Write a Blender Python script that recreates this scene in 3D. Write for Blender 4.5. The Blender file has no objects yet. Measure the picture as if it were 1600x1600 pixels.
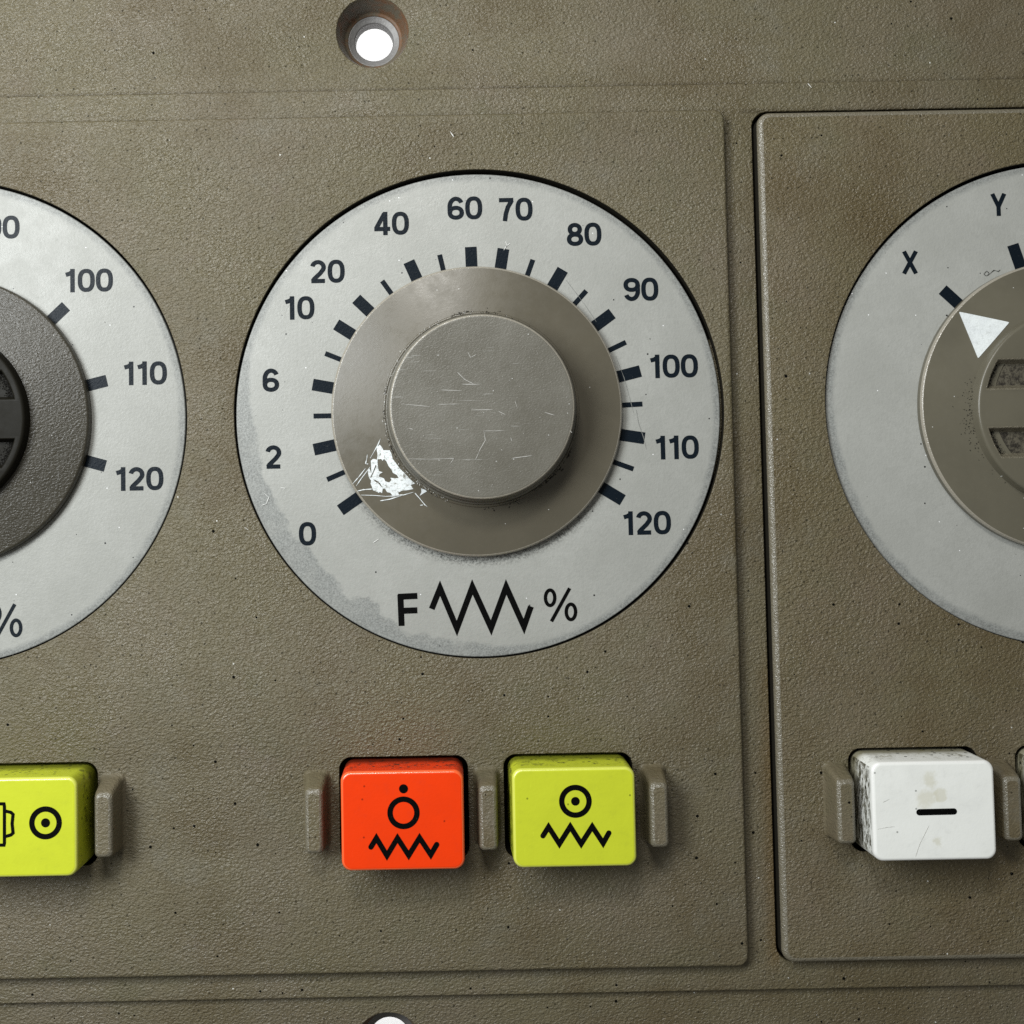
import bpy, bmesh, math, random
from mathutils import Vector, Matrix
from mathutils.geometry import tessellate_polygon
random.seed(7)
R = math.radians
sc = bpy.context.scene
COL = sc.collection

# ------------------------------------------------------------------ camera
# units: 1 BU is about 6 mm of the real panel.  z = 0 is the face of the panel.
cam_d = bpy.data.cameras.new('camera')
cam = bpy.data.objects.new('camera', cam_d)
COL.objects.link(cam)
CD = 17.5                       # camera height
PHI, RHO = 0.042, -0.018        # pitch, roll (radians)
PPX, PPY = 690.0, 717.0         # principal point in photo pixels
cam.location = (0, 0, CD)
cam.rotation_mode = 'XYZ'
cam.rotation_euler = (PHI, 0, RHO)
cam_d.sensor_width = 36
FPX = 1750.0
cam_d.lens = 36 * FPX / 1600
cam_d.shift_x = (800 - PPX) / 1600
cam_d.shift_y = -(800 - PPY) / 1600
cam_d.clip_start = 0.1
cam_d.clip_end = 500
cam_d.dof.use_dof = True
cam_d.dof.focus_distance = 17.3
cam_d.dof.aperture_fstop = 9.0
sc.camera = cam
RM = cam.rotation_euler.to_matrix()

def at(px, py, z=0.0):
    """photo pixel -> world point on the plane of height z"""
    d = RM @ Vector(((px - PPX) / FPX, -(py - PPY) / FPX, -1))
    t = (z - CD) / d.z
    return Vector((d.x * t, d.y * t, z))

# ------------------------------------------------------------------ world + lamps
w = bpy.data.worlds.new('World'); sc.world = w; w.use_nodes = True
bg = w.node_tree.nodes['Background']
bg.inputs[0].default_value = (0.92, 0.92, 0.88, 1)
bg.inputs[1].default_value = 0.175

def area(name, loc, aim, sx, sy, power, col):
    d = bpy.data.lights.new(name, 'AREA'); d.shape = 'RECTANGLE'
    d.size = sx; d.size_y = sy; d.energy = power; d.color = col
    o = bpy.data.objects.new(name, d); COL.objects.link(o)
    o.location = loc
    o.rotation_euler = (Vector(aim) - Vector(loc)).to_track_quat('-Z', 'Y').to_euler()
    return o
area('window_light', (-18.5, 9.5, 23.5), (0, 0, 0), 18, 11, 11300, (0.95, 0.99, 1.0))
area('upper_window_light', (-4.0, 20.5, 24.0), (0, 0, 0), 7, 4.5, 4000, (1.0, 0.99, 0.95))
area('under_panel_fill', (-0.5, 0, -1.6), (-0.5, 0, -6), 14, 24, 2200, (1, 1, 1))  # added unseen lamp under the panel, whitens the table below the screw holes
sc.view_settings.view_transform = 'Standard'
sc.view_settings.look = 'None'
sc.view_settings.exposure = 0.0
sc.view_settings.gamma = 1.0
sc.cycles.use_denoising = False
sc.cycles.max_bounces = 6

# ------------------------------------------------------------------ node helpers
def srgb(r, g, b):
    f = lambda c: (c / 255) / 12.92 if c / 255 <= 0.04045 else ((c / 255 + 0.055) / 1.055) ** 2.4
    return (f(r), f(g), f(b), 1)

class NT:
    def __init__(s, name):
        s.m = bpy.data.materials.new(name); s.m.use_nodes = True
        s.n = s.m.node_tree.nodes; s.l = s.m.node_tree.links
        s.b = s.n['Principled BSDF']
        s.tc = s.n.new('ShaderNodeTexCoord')
        s.geo = s.n.new('ShaderNodeNewGeometry')
    def set(s, **k):
        for a, v in k.items():
            s.b.inputs[a.replace('_', ' ')].default_value = v
    def inp(s, node, sock, v):
        if isinstance(v, (int, float, tuple)):
            node.inputs[sock].default_value = v
        else:
            s.l.new(v, node.inputs[sock])
    def noise(s, scale, detail=2, rough=.5, vec=None, dist=0.0):
        n = s.n.new('ShaderNodeTexNoise')
        n.inputs['Scale'].default_value = scale; n.inputs['Detail'].default_value = detail
        n.inputs['Roughness'].default_value = rough; n.inputs['Distortion'].default_value = dist
        s.l.new(vec or s.geo.outputs['Position'], n.inputs['Vector'])
        return n.outputs['Fac']
    def voro(s, scale, feat='F1', vec=None, out='Distance', rand=1.0, dims='2D'):
        n = s.n.new('ShaderNodeTexVoronoi'); n.feature = feat; n.voronoi_dimensions = dims
        n.inputs['Scale'].default_value = scale; n.inputs['Randomness'].default_value = rand
        s.l.new(vec or s.geo.outputs['Position'], n.inputs['Vector'])
        return n.outputs[out]
    def math(s, op, a, b=0.0, c=None, clamp=False):
        n = s.n.new('ShaderNodeMath'); n.operation = op; n.use_clamp = clamp
        s.inp(n, 0, a); s.inp(n, 1, b)
        if c is not None: s.inp(n, 2, c)
        return n.outputs[0]
    def ramp(s, v, lo, hi, a=0.0, b=1.0):
        n = s.n.new('ShaderNodeMapRange'); n.interpolation_type = 'SMOOTHSTEP'
        s.inp(n, 'Value', v); s.inp(n, 'From Min', lo); s.inp(n, 'From Max', hi)
        s.inp(n, 'To Min', a); s.inp(n, 'To Max', b)
        return n.outputs[0]
    def mix(s, f, a, b):
        n = s.n.new('ShaderNodeMix'); n.data_type = 'RGBA'
        s.inp(n, 0, f); s.inp(n, 6, a); s.inp(n, 7, b)
        return n.outputs[2]
    def mapping(s, scale, rot=(0, 0, 0), vec=None):
        n = s.n.new('ShaderNodeMapping'); n.inputs['Scale'].default_value = scale
        n.inputs['Rotation'].default_value = rot
        s.l.new(vec or s.geo.outputs['Position'], n.inputs['Vector'])
        return n.outputs[0]
    def sep(s, vec):
        n = s.n.new('ShaderNodeSeparateXYZ'); s.l.new(vec, n.inputs[0]); return n.outputs
    def bump(s, h, strength, dist, normal=None):
        n = s.n.new('ShaderNodeBump'); n.inputs['Strength'].default_value = strength
        n.inputs['Distance'].default_value = dist
        s.l.new(h, n.inputs['Height'])
        if normal: s.l.new(normal, n.inputs['Normal'])
        return n.outputs[0]
    def out(s, col=None, rough=None, nrm=None):
        if col is not None: s.inp(s.b, 'Base Color', col)
        if rough is not None: s.inp(s.b, 'Roughness', rough)
        if nrm is not None: s.l.new(nrm, s.b.inputs['Normal'])
        return s.m

def leather(t, amount=1.0, dist=.02, scale=1.0):
    """fine moulded leather grain, slightly drawn out along one diagonal"""
    mp = t.mapping((1.0, 1.45, 1), (0, 0, R(-35)))
    a = t.noise(21 * scale, 2, .55, vec=mp, dist=.5)
    b = t.voro(19 * scale, 'SMOOTH_F1', vec=mp, dims='3D')
    c = t.noise(45 * scale, 1, .5)
    h = t.math('ADD', t.math('MULTIPLY', a, 1.2), t.math('MULTIPLY', b, .5))
    h = t.math('ADD', h, t.math('MULTIPLY', c, .35))
    return t.bump(h, amount, dist)

def specks(t, scale, thr, seed_vec=None, size=.10):
    """sparse round specks: mask 0..1"""
    d = t.voro(scale)
    c = t.voro(scale, out='Color')
    r = t.sep(c)[0]
    on = t.math('GREATER_THAN', r, thr)
    sm = t.ramp(d, size, size * .55)
    return t.math('MULTIPLY', on, sm)

def panel_mat(name, tint=(1, 1, 1), grain=.9):
    t = NT(name)
    k = lambda c: tuple(c[i] * tint[i] for i in range(3)) + (1,)
    base = k((0.128, 0.108, 0.059))
    c = t.mix(t.ramp(t.noise(.42, 3), .35, .7), base, k((0.140, 0.116, 0.074)))
    c = t.mix(t.ramp(t.noise(.9, 3, .6), .5, .8), c, k((0.118, 0.104, 0.057)))
    c = t.mix(t.ramp(t.noise(1.7, 2, .6), .60, .85, 0, .5), c, k((0.142, 0.110, 0.082)))
    c = t.mix(t.ramp(t.noise(9, 3, .7), .3, .75, 0, .35), c, k((0.088, 0.078, 0.048)))
    c = t.mix(t.ramp(t.noise(.33, 4, .7), .46, .66, 0, .75), c, k((0.096, 0.074, 0.036)))
    c = t.mix(t.ramp(t.noise(.6, 5, .75), .52, .75, 0, .5), c, k((0.148, 0.138, 0.104)))
    # black pits, more of them low on the panel
    yy = t.sep(t.geo.outputs['Position'])[1]
    wob = t.noise(1.3, 2)
    xy = t.math('SUBTRACT', yy, t.math('MULTIPLY', t.sep(t.geo.outputs['Position'])[0], .55))
    thr = t.math('ADD', t.ramp(xy, -12, 7, .60, .975), t.math('MULTIPLY', t.math('SUBTRACT', wob, .5), -.12))
    d = t.voro(3.1); r = t.sep(t.voro(3.1, out='Color'))
    on = t.math('GREATER_THAN', r[0], thr)
    size = t.math('MULTIPLY_ADD', t.math('POWER', r[1], 2.0), .07, .028)
    pit = t.math('MULTIPLY', on, t.math('LESS_THAN', t.math('ADD', d, t.math('MULTIPLY', t.noise(40, 1), .04)), size))
    c = t.mix(pit, c, (0.006, 0.006, 0.005, 1))
    d2 = t.voro(6.3); r2 = t.sep(t.voro(6.3, out='Color'))
    pit2 = t.math('MULTIPLY', t.math('GREATER_THAN', r2[1], .90), t.math('LESS_THAN', d2, .10))
    c = t.mix(t.math('MULTIPLY', pit2, .7), c, (0.02, 0.018, 0.012, 1))
    d3 = t.voro(2.3); r3 = t.sep(t.voro(2.3, out='Color'))
    dust = t.math('MULTIPLY', t.math('GREATER_THAN', r3[2], .955), t.math('LESS_THAN', d3, .026))
    c = t.mix(dust, c, (.6, .6, .56, 1))
    rg = t.ramp(t.noise(.55, 4, .65), .35, .65, .33, .52)
    t.l.new(t.math('MULTIPLY_ADD', t.math('MAXIMUM', pit, t.math('MULTIPLY', pit2, .7)), -.5, .5), t.b.inputs['Specular IOR Level'])
    # darker brown lines just above the two steps at the top, and an orange-brown stain beside the module gap
    for y0, k in ((BYT, .8), (PYT, .55)):
        g = t.math('MULTIPLY', t.ramp(yy, y0 + .10, y0 + .005), t.math('GREATER_THAN', yy, y0 - .012))
        c = t.mix(t.math('MULTIPLY', t.math('MULTIPLY', g, t.ramp(t.noise(2.2, 4, .7), .25, .6)), k), c, (0.045, 0.034, 0.016, 1))
    xx = t.sep(t.geo.outputs['Position'])[0]
    g = t.math('MULTIPLY', t.math('MULTIPLY', t.ramp(xx, MXL - .30, MXL - .05), t.math('MULTIPLY', t.math('LESS_THAN', xx, MXL), t.ramp(yy, MYB - .3, MYB + .1))), t.ramp(t.math('ADD', yy, t.math('MULTIPLY', t.noise(1.5, 3), 3)), 0, -3))
    c = t.mix(t.math('MULTIPLY', g, .55), c, (0.125, 0.078, 0.025, 1))
    return t.out(c, rg, leather(t, grain, .026))

# step lines of the panel, in panel coordinates
PXR = (at(1135.5, 300).x + at(1165, 1300).x) / 2          # right edge of the raised panel
PYT = (at(0, 190).y + at(560, 181).y + at(1100, 171).y) / 3
PYB = (at(100, 1530).y + at(600, 1521).y + at(1100, 1512).y) / 3
BYT = (at(0, 146).y + at(600, 133).y + at(1300, 119).y) / 3
BYB = (at(100, 1574).y + at(750, 1565).y + at(1380, 1552).y) / 3
MXL = (at(1187, 300).x + at(1217, 1300).x) / 2            # module left edge
MYT = at(1400, 172).y; MYB = at(1400, 1502).y

KW, KH = 1.82, 1.45
M = {}
M['panel'] = panel_mat('brown_textured_plastic')
M['module'] = panel_mat('brown_textured_plastic_module', (1.03, 1.0, .95), 1.0)
M['guard'] = panel_mat('brown_guard_plastic', (1.08, 1.08, 1.12), .6)
def worn(name, col, rough, b=.35):  # glossy edge plastic; lighter colours paint in a highlight
    t = NT(name)
    t.set(Specular_IOR_Level=.85)
    return t.out(col + (1,), t.ramp(t.noise(9, 3, .7), .3, .7, rough - .06, rough + .08), leather(t, b, .016, 1.3))
M['edge'] = worn('highlit_worn_edge', (0.165, 0.147, 0.105), .25, .9)  # worn gloss, with the edge highlight painted as a lighter colour
M['rim'] = worn('highlit_knob_rim', (0.30, 0.275, 0.225), .24, .35)  # much paler than the knobs: bright rim line painted in

def dial_mat(name, seed, dirty):
    t = NT(name)
    P = t.tc.outputs['Object']
    s = t.sep(P)
    r = t.math('SQRT', t.math('ADD', t.math('MULTIPLY', s[0], s[0]), t.math('MULTIPLY', s[1], s[1])))
    ang = t.math('ARCTAN2', s[1], s[0])
    base = (0.335, 0.338, 0.312, 1)
    c = t.mix(t.ramp(t.noise(.7, 4, .6), .3, .75), base, (0.385, 0.388, 0.362, 1))
    c = t.mix(t.ramp(t.noise(12, 3, .8), .35, .75, 0, .5), c, (0.30, 0.303, 0.28, 1))
    # grey film along the rim, wider towards the bottom
    n1 = t.noise(1.1, 4, .65); n2 = t.noise(7, 4, .75)
    low = t.ramp(t.math('ADD', t.math('MULTIPLY', s[0], .74), t.math('MULTIPLY', s[1], .67)), -1.6, -3.7)
    wid = t.math('MULTIPLY', low, t.math('MULTIPLY_ADD', n1, dirty * 2.1, -dirty * .55))
    edge = t.math('SUBTRACT', 3.80, t.math('ADD', wid, t.math('MULTIPLY', n2, .09)))
    film = t.ramp(r, t.math('SUBTRACT', edge, .10), edge)
    film = t.math('MULTIPLY', film, t.ramp(t.noise(2.3, 4, .7), .2, .62, .45, 1.0))
    gr = t.mix(t.ramp(t.noise(38, 3, .85), .35, .65), (0.13, 0.135, 0.13, 1), (.30, .31, .295, 1))
    c = t.mix(t.math('MULTIPLY', film, .78), c, gr)
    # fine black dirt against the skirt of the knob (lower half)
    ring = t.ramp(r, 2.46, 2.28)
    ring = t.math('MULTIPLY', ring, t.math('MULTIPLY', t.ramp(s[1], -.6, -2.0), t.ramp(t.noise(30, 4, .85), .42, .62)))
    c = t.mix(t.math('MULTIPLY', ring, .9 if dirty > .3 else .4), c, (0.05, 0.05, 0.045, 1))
    rim = t.math('MULTIPLY', t.ramp(r, 3.66, 3.80), t.ramp(t.noise(10, 4, .8), .5, .75))
    c = t.mix(t.math('MULTIPLY', rim, .6), c, (0.10, 0.095, 0.085, 1))
    d3 = t.voro(2.1); r3 = t.sep(t.voro(2.1, out='Color'))
    sp = t.math('MULTIPLY', t.math('GREATER_THAN', r3[0], .80), t.math('LESS_THAN', d3, t.math('MULTIPLY_ADD', r3[1], .022, .010)))
    c = t.mix(sp, c, (.03, .03, .03, 1))
    d4 = t.voro(1.6); r4 = t.sep(t.voro(1.6, out='Color'))
    sp = t.math('MULTIPLY', t.math('GREATER_THAN', r4[2], .80), t.math('LESS_THAN', d4, .014))
    c = t.mix(sp, c, (.85, .85, .85, 1))
    h = t.noise(22, 3, .7)
    b = t.bump(h, .45, .012)
    t.set(Specular_IOR_Level=.33)
    rg = t.ramp(t.noise(3, 3), .3, .7, .34, .46)
    return t.out(c, rg, b)
M['dial_dirty'] = dial_mat('satin_grey_dial_dirty', 1, .55)
M['dial_clean'] = dial_mat('satin_grey_dial', 2, .10)

def plain(name, col, rough=.4, bump=None, spec=.5, metal=0.0, var=.0):
    t = NT(name)
    t.set(Specular_IOR_Level=spec, Metallic=metal)
    c = col if len(col) == 4 else col + (1,)
    cc = c
    if var:
        cc = t.mix(t.ramp(t.noise(1.6 if col[0] > .1 else 24, 4, .6 if col[0] > .1 else .85), .35 if col[0] > .1 else .62, .7, 0, var), c, tuple(x * .82 for x in c[:3]) + (1,) if col[0] > .1 else (.11, .112, .105, 1))
    n = None
    if bump: n = t.bump(t.noise(bump[0], 3, .6), bump[1], bump[2])
    return t.out(cc, rough, n)

M['print'] = plain('blue_black_print', (0.005, 0.009, 0.014), .38, (30, .4, .01), spec=.12, var=.55)
M['ink'] = plain('black_key_print', (0.002, 0.002, 0.002), .5, spec=.06, var=.3)
M['chassis'] = plain('black_chassis', (0.006, 0.006, 0.006), .7, spec=.2)
M['shaded_grimy_wall'] = plain('shaded_grimy_opening_wall', (0.016, 0.014, 0.010), .6, spec=.2)  # gap shade painted near-black into the opening walls, along with grime
M['table'] = plain('white_tabletop', (0.85, 0.85, 0.85), .5, var=.05)

def knob_mat(name, col, rough, smooth=True, grain=.0, spec=.5):
    t = NT(name)
    c = t.mix(t.ramp(t.noise(.9, 4, .6), .3, .75), col + (1,), tuple(x * .84 for x in col) + (1,))
    c = t.mix(t.ramp(t.noise(14, 4, .8), .55, .85, 0, .35), c, tuple(x * 1.35 for x in col) + (1,))
    d3 = t.voro(3.0); r3 = t.sep(t.voro(3.0, out='Color'))
    sp = t.math('MULTIPLY', t.math('GREATER_THAN', r3[0], .92), t.math('LESS_THAN', d3, .022))
    c = t.mix(sp, c, (.5, .5, .48, 1))
    t.set(Specular_IOR_Level=spec)
    rg = t.ramp(t.noise(5, 4, .7), .3, .75, rough - .05, rough + .07)
    if grain: n = leather(t, grain, .02, 1.15)
    else: n = t.bump(t.noise(18, 4, .6), .10, .008)
    return t.out(c, rg, n)
M['skirt'] = knob_mat('brown_knob_plastic', (0.115, 0.102, 0.074), .31)
M['skirt_right'] = knob_mat('olive_knob_plastic', (0.126, 0.115, 0.083), .32)
M['skirt_left'] = knob_mat('grained_brown_knob_plastic', (0.048, 0.043, 0.031), .33, grain=.45, spec=.42)
M['cap_dark'] = knob_mat('black_brown_knob_plastic', (0.010, 0.009, 0.006), .5, spec=.12)

def cap_mat():
    t = NT('worn_brown_cap')
    P = t.geo.outputs['Position']
    c = t.mix(t.ramp(t.noise(1.1, 4, .6), .3, .75), (0.122, 0.114, 0.092, 1), (0.156, 0.148, 0.124, 1))
    f = t.noise(28, 4, .8)
    c = t.mix(t.math('MULTIPLY', t.ramp(f, .58, .74), .35), c, (.30, .29, .26, 1))
    # fine horizontal scuffs
    mp = t.mapping((1.3, 26, 1), (0, 0, R(1)))
    sc1 = t.noise(1.6, 3, .6, vec=mp)
    pat = t.ramp(t.noise(.9, 2), .45, .6)
    c = t.mix(t.math('MULTIPLY', t.math('MULTIPLY', t.ramp(sc1, .64, .72), pat), .5), c, (.42, .42, .40, 1))
    d3 = t.voro(3.6); r3 = t.sep(t.voro(3.6, out='Color'))
    sp = t.math('MULTIPLY', t.math('GREATER_THAN', r3[0], .85), t.math('LESS_THAN', d3, .028))
    c = t.mix(sp, c, (.5, .5, .48, 1))
    return t.out(c, t.ramp(t.noise(6, 4, .8), .3, .7, .30, .44), leather(t, .36, .012, 1.6))
M['cap'] = cap_mat()

def key_mat(name, col, dirt, dcol=(.10, .09, .05), stain=False):
    t = NT(name)
    P = t.tc.outputs['Object']
    s = t.sep(P)
    c = t.mix(t.ramp(t.noise(1.5, 3, .6), .35, .7, 0, .5), col + (1,), tuple(x * .90 for x in col) + (1,))
    c = t.mix(t.ramp(t.noise(6, 5, .8), .52, .75, 0, .35), c, tuple(x * .78 + .01 for x in col) + (1,))
    sc_ = t.noise(2.2, 3, .6, vec=t.mapping((22, 1.5, 1), (0, 0, R(35)), vec=P))
    c = t.mix(t.ramp(sc_, .68, .72, 0, .25), c, tuple(min(x * 1.2 + .008, .9) for x in col) + (1,))
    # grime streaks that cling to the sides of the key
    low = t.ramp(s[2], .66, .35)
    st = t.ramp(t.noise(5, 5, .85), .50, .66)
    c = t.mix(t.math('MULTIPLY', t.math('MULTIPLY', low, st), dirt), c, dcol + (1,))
    # dirt and painted gap shade lower down, vertical black streaks on the left flank
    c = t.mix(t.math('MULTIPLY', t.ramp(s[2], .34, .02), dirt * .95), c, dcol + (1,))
    mp = t.mapping((9, 2.2, 9), vec=P)
    stk = t.math('MULTIPLY', t.math('MULTIPLY', t.ramp(t.noise(1.7, 5, .8, vec=mp), .46, .54), t.math('LESS_THAN', s[0], -KW / 2 + .012)), t.ramp(s[2], .70, .60))
    c = t.mix(t.math('MULTIPLY', stk, dirt), c, tuple(x * .35 for x in dcol) + (1,))
    if stain:
        for sx, sy, sr in ((-.06, .46, .16), (-.12, .20, .20), (.10, .22, .12), (.02, -.45, .10)):
            dx = t.math('SUBTRACT', s[0], sx); dy = t.math('SUBTRACT', s[1], sy)
            dd = t.math('SQRT', t.math('ADD', t.math('MULTIPLY', dx, dx), t.math('MULTIPLY', dy, dy)))
            dd = t.math('ADD', dd, t.math('MULTIPLY', t.math('SUBTRACT', t.noise(4, 4, .7), .5), .35))
            c = t.mix(t.math('MULTIPLY', t.ramp(dd, sr, sr * .4), .45), c, (.60, .57, .42, 1))
    d3 = t.voro(3.3); r3 = t.sep(t.voro(3.3, out='Color'))
    sp = t.math('MULTIPLY', t.math('GREATER_THAN', r3[0], .86), t.math('LESS_THAN', d3, .05))
    c = t.mix(t.math('MULTIPLY', sp, .75), c, tuple(x * .3 for x in col) + (1,))
    d3 = t.voro(9, dims='3D'); r3 = t.sep(t.voro(9, out='Color', dims='3D'))
    sp = t.math('MULTIPLY', t.math('MULTIPLY', t.math('GREATER_THAN', r3[1], .75), t.math('LESS_THAN', d3, .22)), t.ramp(s[2], .62, .5))
    c = t.mix(t.math('MULTIPLY', sp, dirt), c, (.02, .02, .015, 1))
    t.set(Specular_IOR_Level=.25)
    return t.out(c, .42, t.bump(t.noise(20, 3, .6), .18, .01))
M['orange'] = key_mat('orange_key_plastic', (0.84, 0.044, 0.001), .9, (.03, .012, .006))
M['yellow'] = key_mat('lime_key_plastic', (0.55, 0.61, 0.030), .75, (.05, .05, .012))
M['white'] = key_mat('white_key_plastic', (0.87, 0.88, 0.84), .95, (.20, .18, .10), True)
M['orange_edge'] = worn('highlit_orange_edge', (0.95, 0.13, 0.03), .26, .1)  # orange and lime edges paler than their keys: highlight painted in
M['yellow_edge'] = worn('highlit_lime_edge', (0.66, 0.70, 0.10), .26, .1)
M['white_edge'] = worn('worn_white_edge', (0.86, 0.86, 0.83), .3, .1)
def paint(name, worn_k):
    t = NT(name)
    c = t.mix(t.ramp(t.noise(3, 4, .7), .35, .7, 0, .5), (0.78, 0.82, 0.82, 1), (0.60, 0.63, 0.65, 1))
    mp = t.mapping((9, 26, 9), (0, 0, R(-50)))
    m = t.math('MAXIMUM', t.ramp(t.noise(1.5, 5, .85, vec=mp), .53, .64), t.ramp(t.noise(11, 5, .85), .54, .64))
    c = t.mix(t.math('MULTIPLY', m, worn_k), c, (0.20, 0.19, 0.155, 1))
    return t.out(c, .33, t.bump(t.noise(18, 4, .7), .5, .015))
M['paint'] = paint('white_pointer_paint', .25)
M['paint_worn'] = paint('worn_white_pointer_paint', .95)
M['dirt'] = plain('black_grime', (0.012, 0.011, 0.009), .5)
M['lint'] = plain('white_lint', (0.75, 0.75, 0.72), .5)
M['scratch'] = plain('pale_scratch', (0.50, 0.49, 0.46), .4)
M['metal'] = plain('dull_steel_bushing', (0.17, 0.165, 0.16), .5, (14, .4, .02), metal=.3, var=.6)
def rust():
    t = NT('brown_rusty_counterbore')
    c = t.mix(t.ramp(t.noise(4, 4, .7), .42, .62), (0.10, 0.085, 0.058, 1), (0.13, 0.065, 0.03, 1))
    return t.out(c, .5, t.bump(t.noise(20, 3), .4, .01))
M['rust'] = rust()

# ------------------------------------------------------------------ mesh helpers
def empty(name, loc=(0, 0, 0), label=None, cat=None, group=None):
    o = bpy.data.objects.new(name, None); COL.objects.link(o); o.location = loc
    o.empty_display_size = .3
    if label: o['label'] = label
    if cat: o['category'] = cat
    if group: o['group'] = group
    return o

def link_mesh(name, verts, faces, mat, parent=None, smooth=None, loc=None, sharp=None):
    """verts in world coordinates unless the parent is an Empty at loc: then local to it"""
    me = bpy.data.meshes.new(name)
    me.from_pydata([tuple(v) for v in verts], [], faces)
    if smooth is not None:
        if isinstance(smooth, bool): smooth = [smooth] * len(faces)
        me.polygons.foreach_set('use_smooth', smooth)
    if sharp: me.set_sharp_from_angle(angle=R(sharp))
    me.materials.append(mat); me.update()
    o = bpy.data.objects.new(name, me); COL.objects.link(o)
    if parent: o.parent = parent
    if loc: o.location = loc
    return o

def circle(cx, cy, r, n=160):
    return [(cx + r * math.cos(2 * math.pi * i / n), cy + r * math.sin(2 * math.pi * i / n)) for i in range(n)]

def rrect(x0, y0, x1, y1, r, n=10):
    out = []
    for (cx, cy, a0) in ((x1 - r, y0 + r, -90), (x1 - r, y1 - r, 0), (x0 + r, y1 - r, 90), (x0 + r, y0 + r, 180)):
        for i in range(n + 1):
            a = R(a0 + 90 * i / n); out.append((cx + r * math.cos(a), cy + r * math.sin(a)))
    return out

def offset(loop, d):
    """move a counter-clockwise loop outwards by d"""
    n = len(loop); out = []
    for i in range(n):
        p0 = Vector(loop[i - 1]); p = Vector(loop[i]); p1 = Vector(loop[(i + 1) % n])
        a = (p - p0); b = (p1 - p)
        if a.length < 1e-9: a = b
        if b.length < 1e-9: b = a
        a.normalize(); b.normalize()
        na = Vector((a.y, -a.x)); nb = Vector((b.y, -b.x))
        m = na + nb
        m = m / max(m.dot(na), .3) if m.length > 1e-6 else na
        out.append((p.x + m.x * d, p.y + m.y * d))
    return out

def slab_geo(outer, holes, zt, zb, f=.03, fh=None, segs=5, taper=0.0, top=True, hole_taper=0.0):
    """plate with a rounded top edge and rounded hole edges"""
    fh = f if fh is None else fh
    V = []; F = []; S = []
    def ring(loop, z):
        i = len(V); V.extend((x, y, z) for x, y in loop); return i
    def band(i, j, n, flip, sm=True):
        for k in range(n):
            a, b = i + k, i + (k + 1) % n; c, d = j + (k + 1) % n, j + k
            F.append((a, b, c, d) if not flip else (d, c, b, a)); S.append(sm)
    tops = []
    for li, loop in enumerate([outer] + list(holes)):
        hole = li > 0; n = len(loop); ff = fh if hole else f
        sgn = 1 if hole else -1
        prev = None; first = None
        for s in range(segs + 1):
            a = (math.pi / 2) * s / segs
            d = sgn * ff * (1 - math.sin(a)); z = zt - ff * (1 - math.cos(a))
            i = ring(offset(loop, d), z)
            if prev is None: first = i
            else: band(i, prev, n, hole)
            prev = i
        tp = -hole_taper if hole else taper
        i = ring(offset(loop, tp), zb)
        band(i, prev, n, hole)
        tops.append((first, n))
    if top:
        polys = [[Vector(V[i + k]) for k in range(n)] for i, n in tops]
        idx = [i + k for i, n in tops for k in range(n)]
        for tri in tessellate_polygon(polys):
            t = [idx[q] for q in tri]
            a, b, c = (Vector(V[q]) for q in t)
            if (b - a).cross(c - a).z < 0: t.reverse()
            F.append(tuple(t)); S.append(False)
    return V, F, S

def slab(name, mat, parent, *a, **k):
    loc = k.pop('loc', None); edge = k.pop('edge', None); walls = k.pop('walls', None)
    V, F, S = slab_geo(*a, **k)
    o = link_mesh(name, V, F, mat, parent, S, loc=loc, sharp=40)
    if edge:
        o.data.materials.append(edge)
        for i in range(k.get('segs', 5) * len(a[0])): o.data.polygons[i].material_index = 1
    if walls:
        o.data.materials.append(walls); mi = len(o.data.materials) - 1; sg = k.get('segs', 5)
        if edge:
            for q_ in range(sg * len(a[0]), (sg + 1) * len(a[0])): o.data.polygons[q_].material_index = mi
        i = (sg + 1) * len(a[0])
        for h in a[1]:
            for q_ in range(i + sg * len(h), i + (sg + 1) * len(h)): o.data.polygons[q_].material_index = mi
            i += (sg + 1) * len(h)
    return o

def lathe(name, prof, mat, parent, cx=0, cy=0, n=160, sharp=40, rnd=.03):
    """revolve a profile [(r, z[, round])]; corners get a small fillet with support loops"""
    P = []
    for i, p in enumerate(prof):
        q = Vector(p[:2]); rr = p[2] if len(p) > 2 else rnd
        if i in (0, len(prof) - 1) or rr == 0: P.append(q); continue
        a = Vector(prof[i - 1][:2]) - q; b = Vector(prof[i + 1][:2]) - q
        d = min(rr, a.length * .45, b.length * .45)
        s0 = q + a.normalized() * d; s1 = q + b.normalized() * d
        e = d * .12
        P.append(s0 + a.normalized() * e)
        for k in range(6):
            t = k / 5; P.append(s0 * (1 - t) ** 2 + q * 2 * t * (1 - t) + s1 * t ** 2)
        P.append(s1 + b.normalized() * e)
    V = []; F = []
    for p in P:
        for k in range(n):
            a = 2 * math.pi * k / n; V.append((cx + p.x * math.cos(a), cy + p.x * math.sin(a), p.y))
    for i in range(len(P) - 1):
        for k in range(n):
            a = i * n + k; b = i * n + (k + 1) % n
            F.append((a, b, b + n, a + n))
    if P[-1].x < .02 or prof[-1][0] < .02:
        pass
    return link_mesh(name, V, F, mat, parent, True, sharp=sharp)

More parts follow.
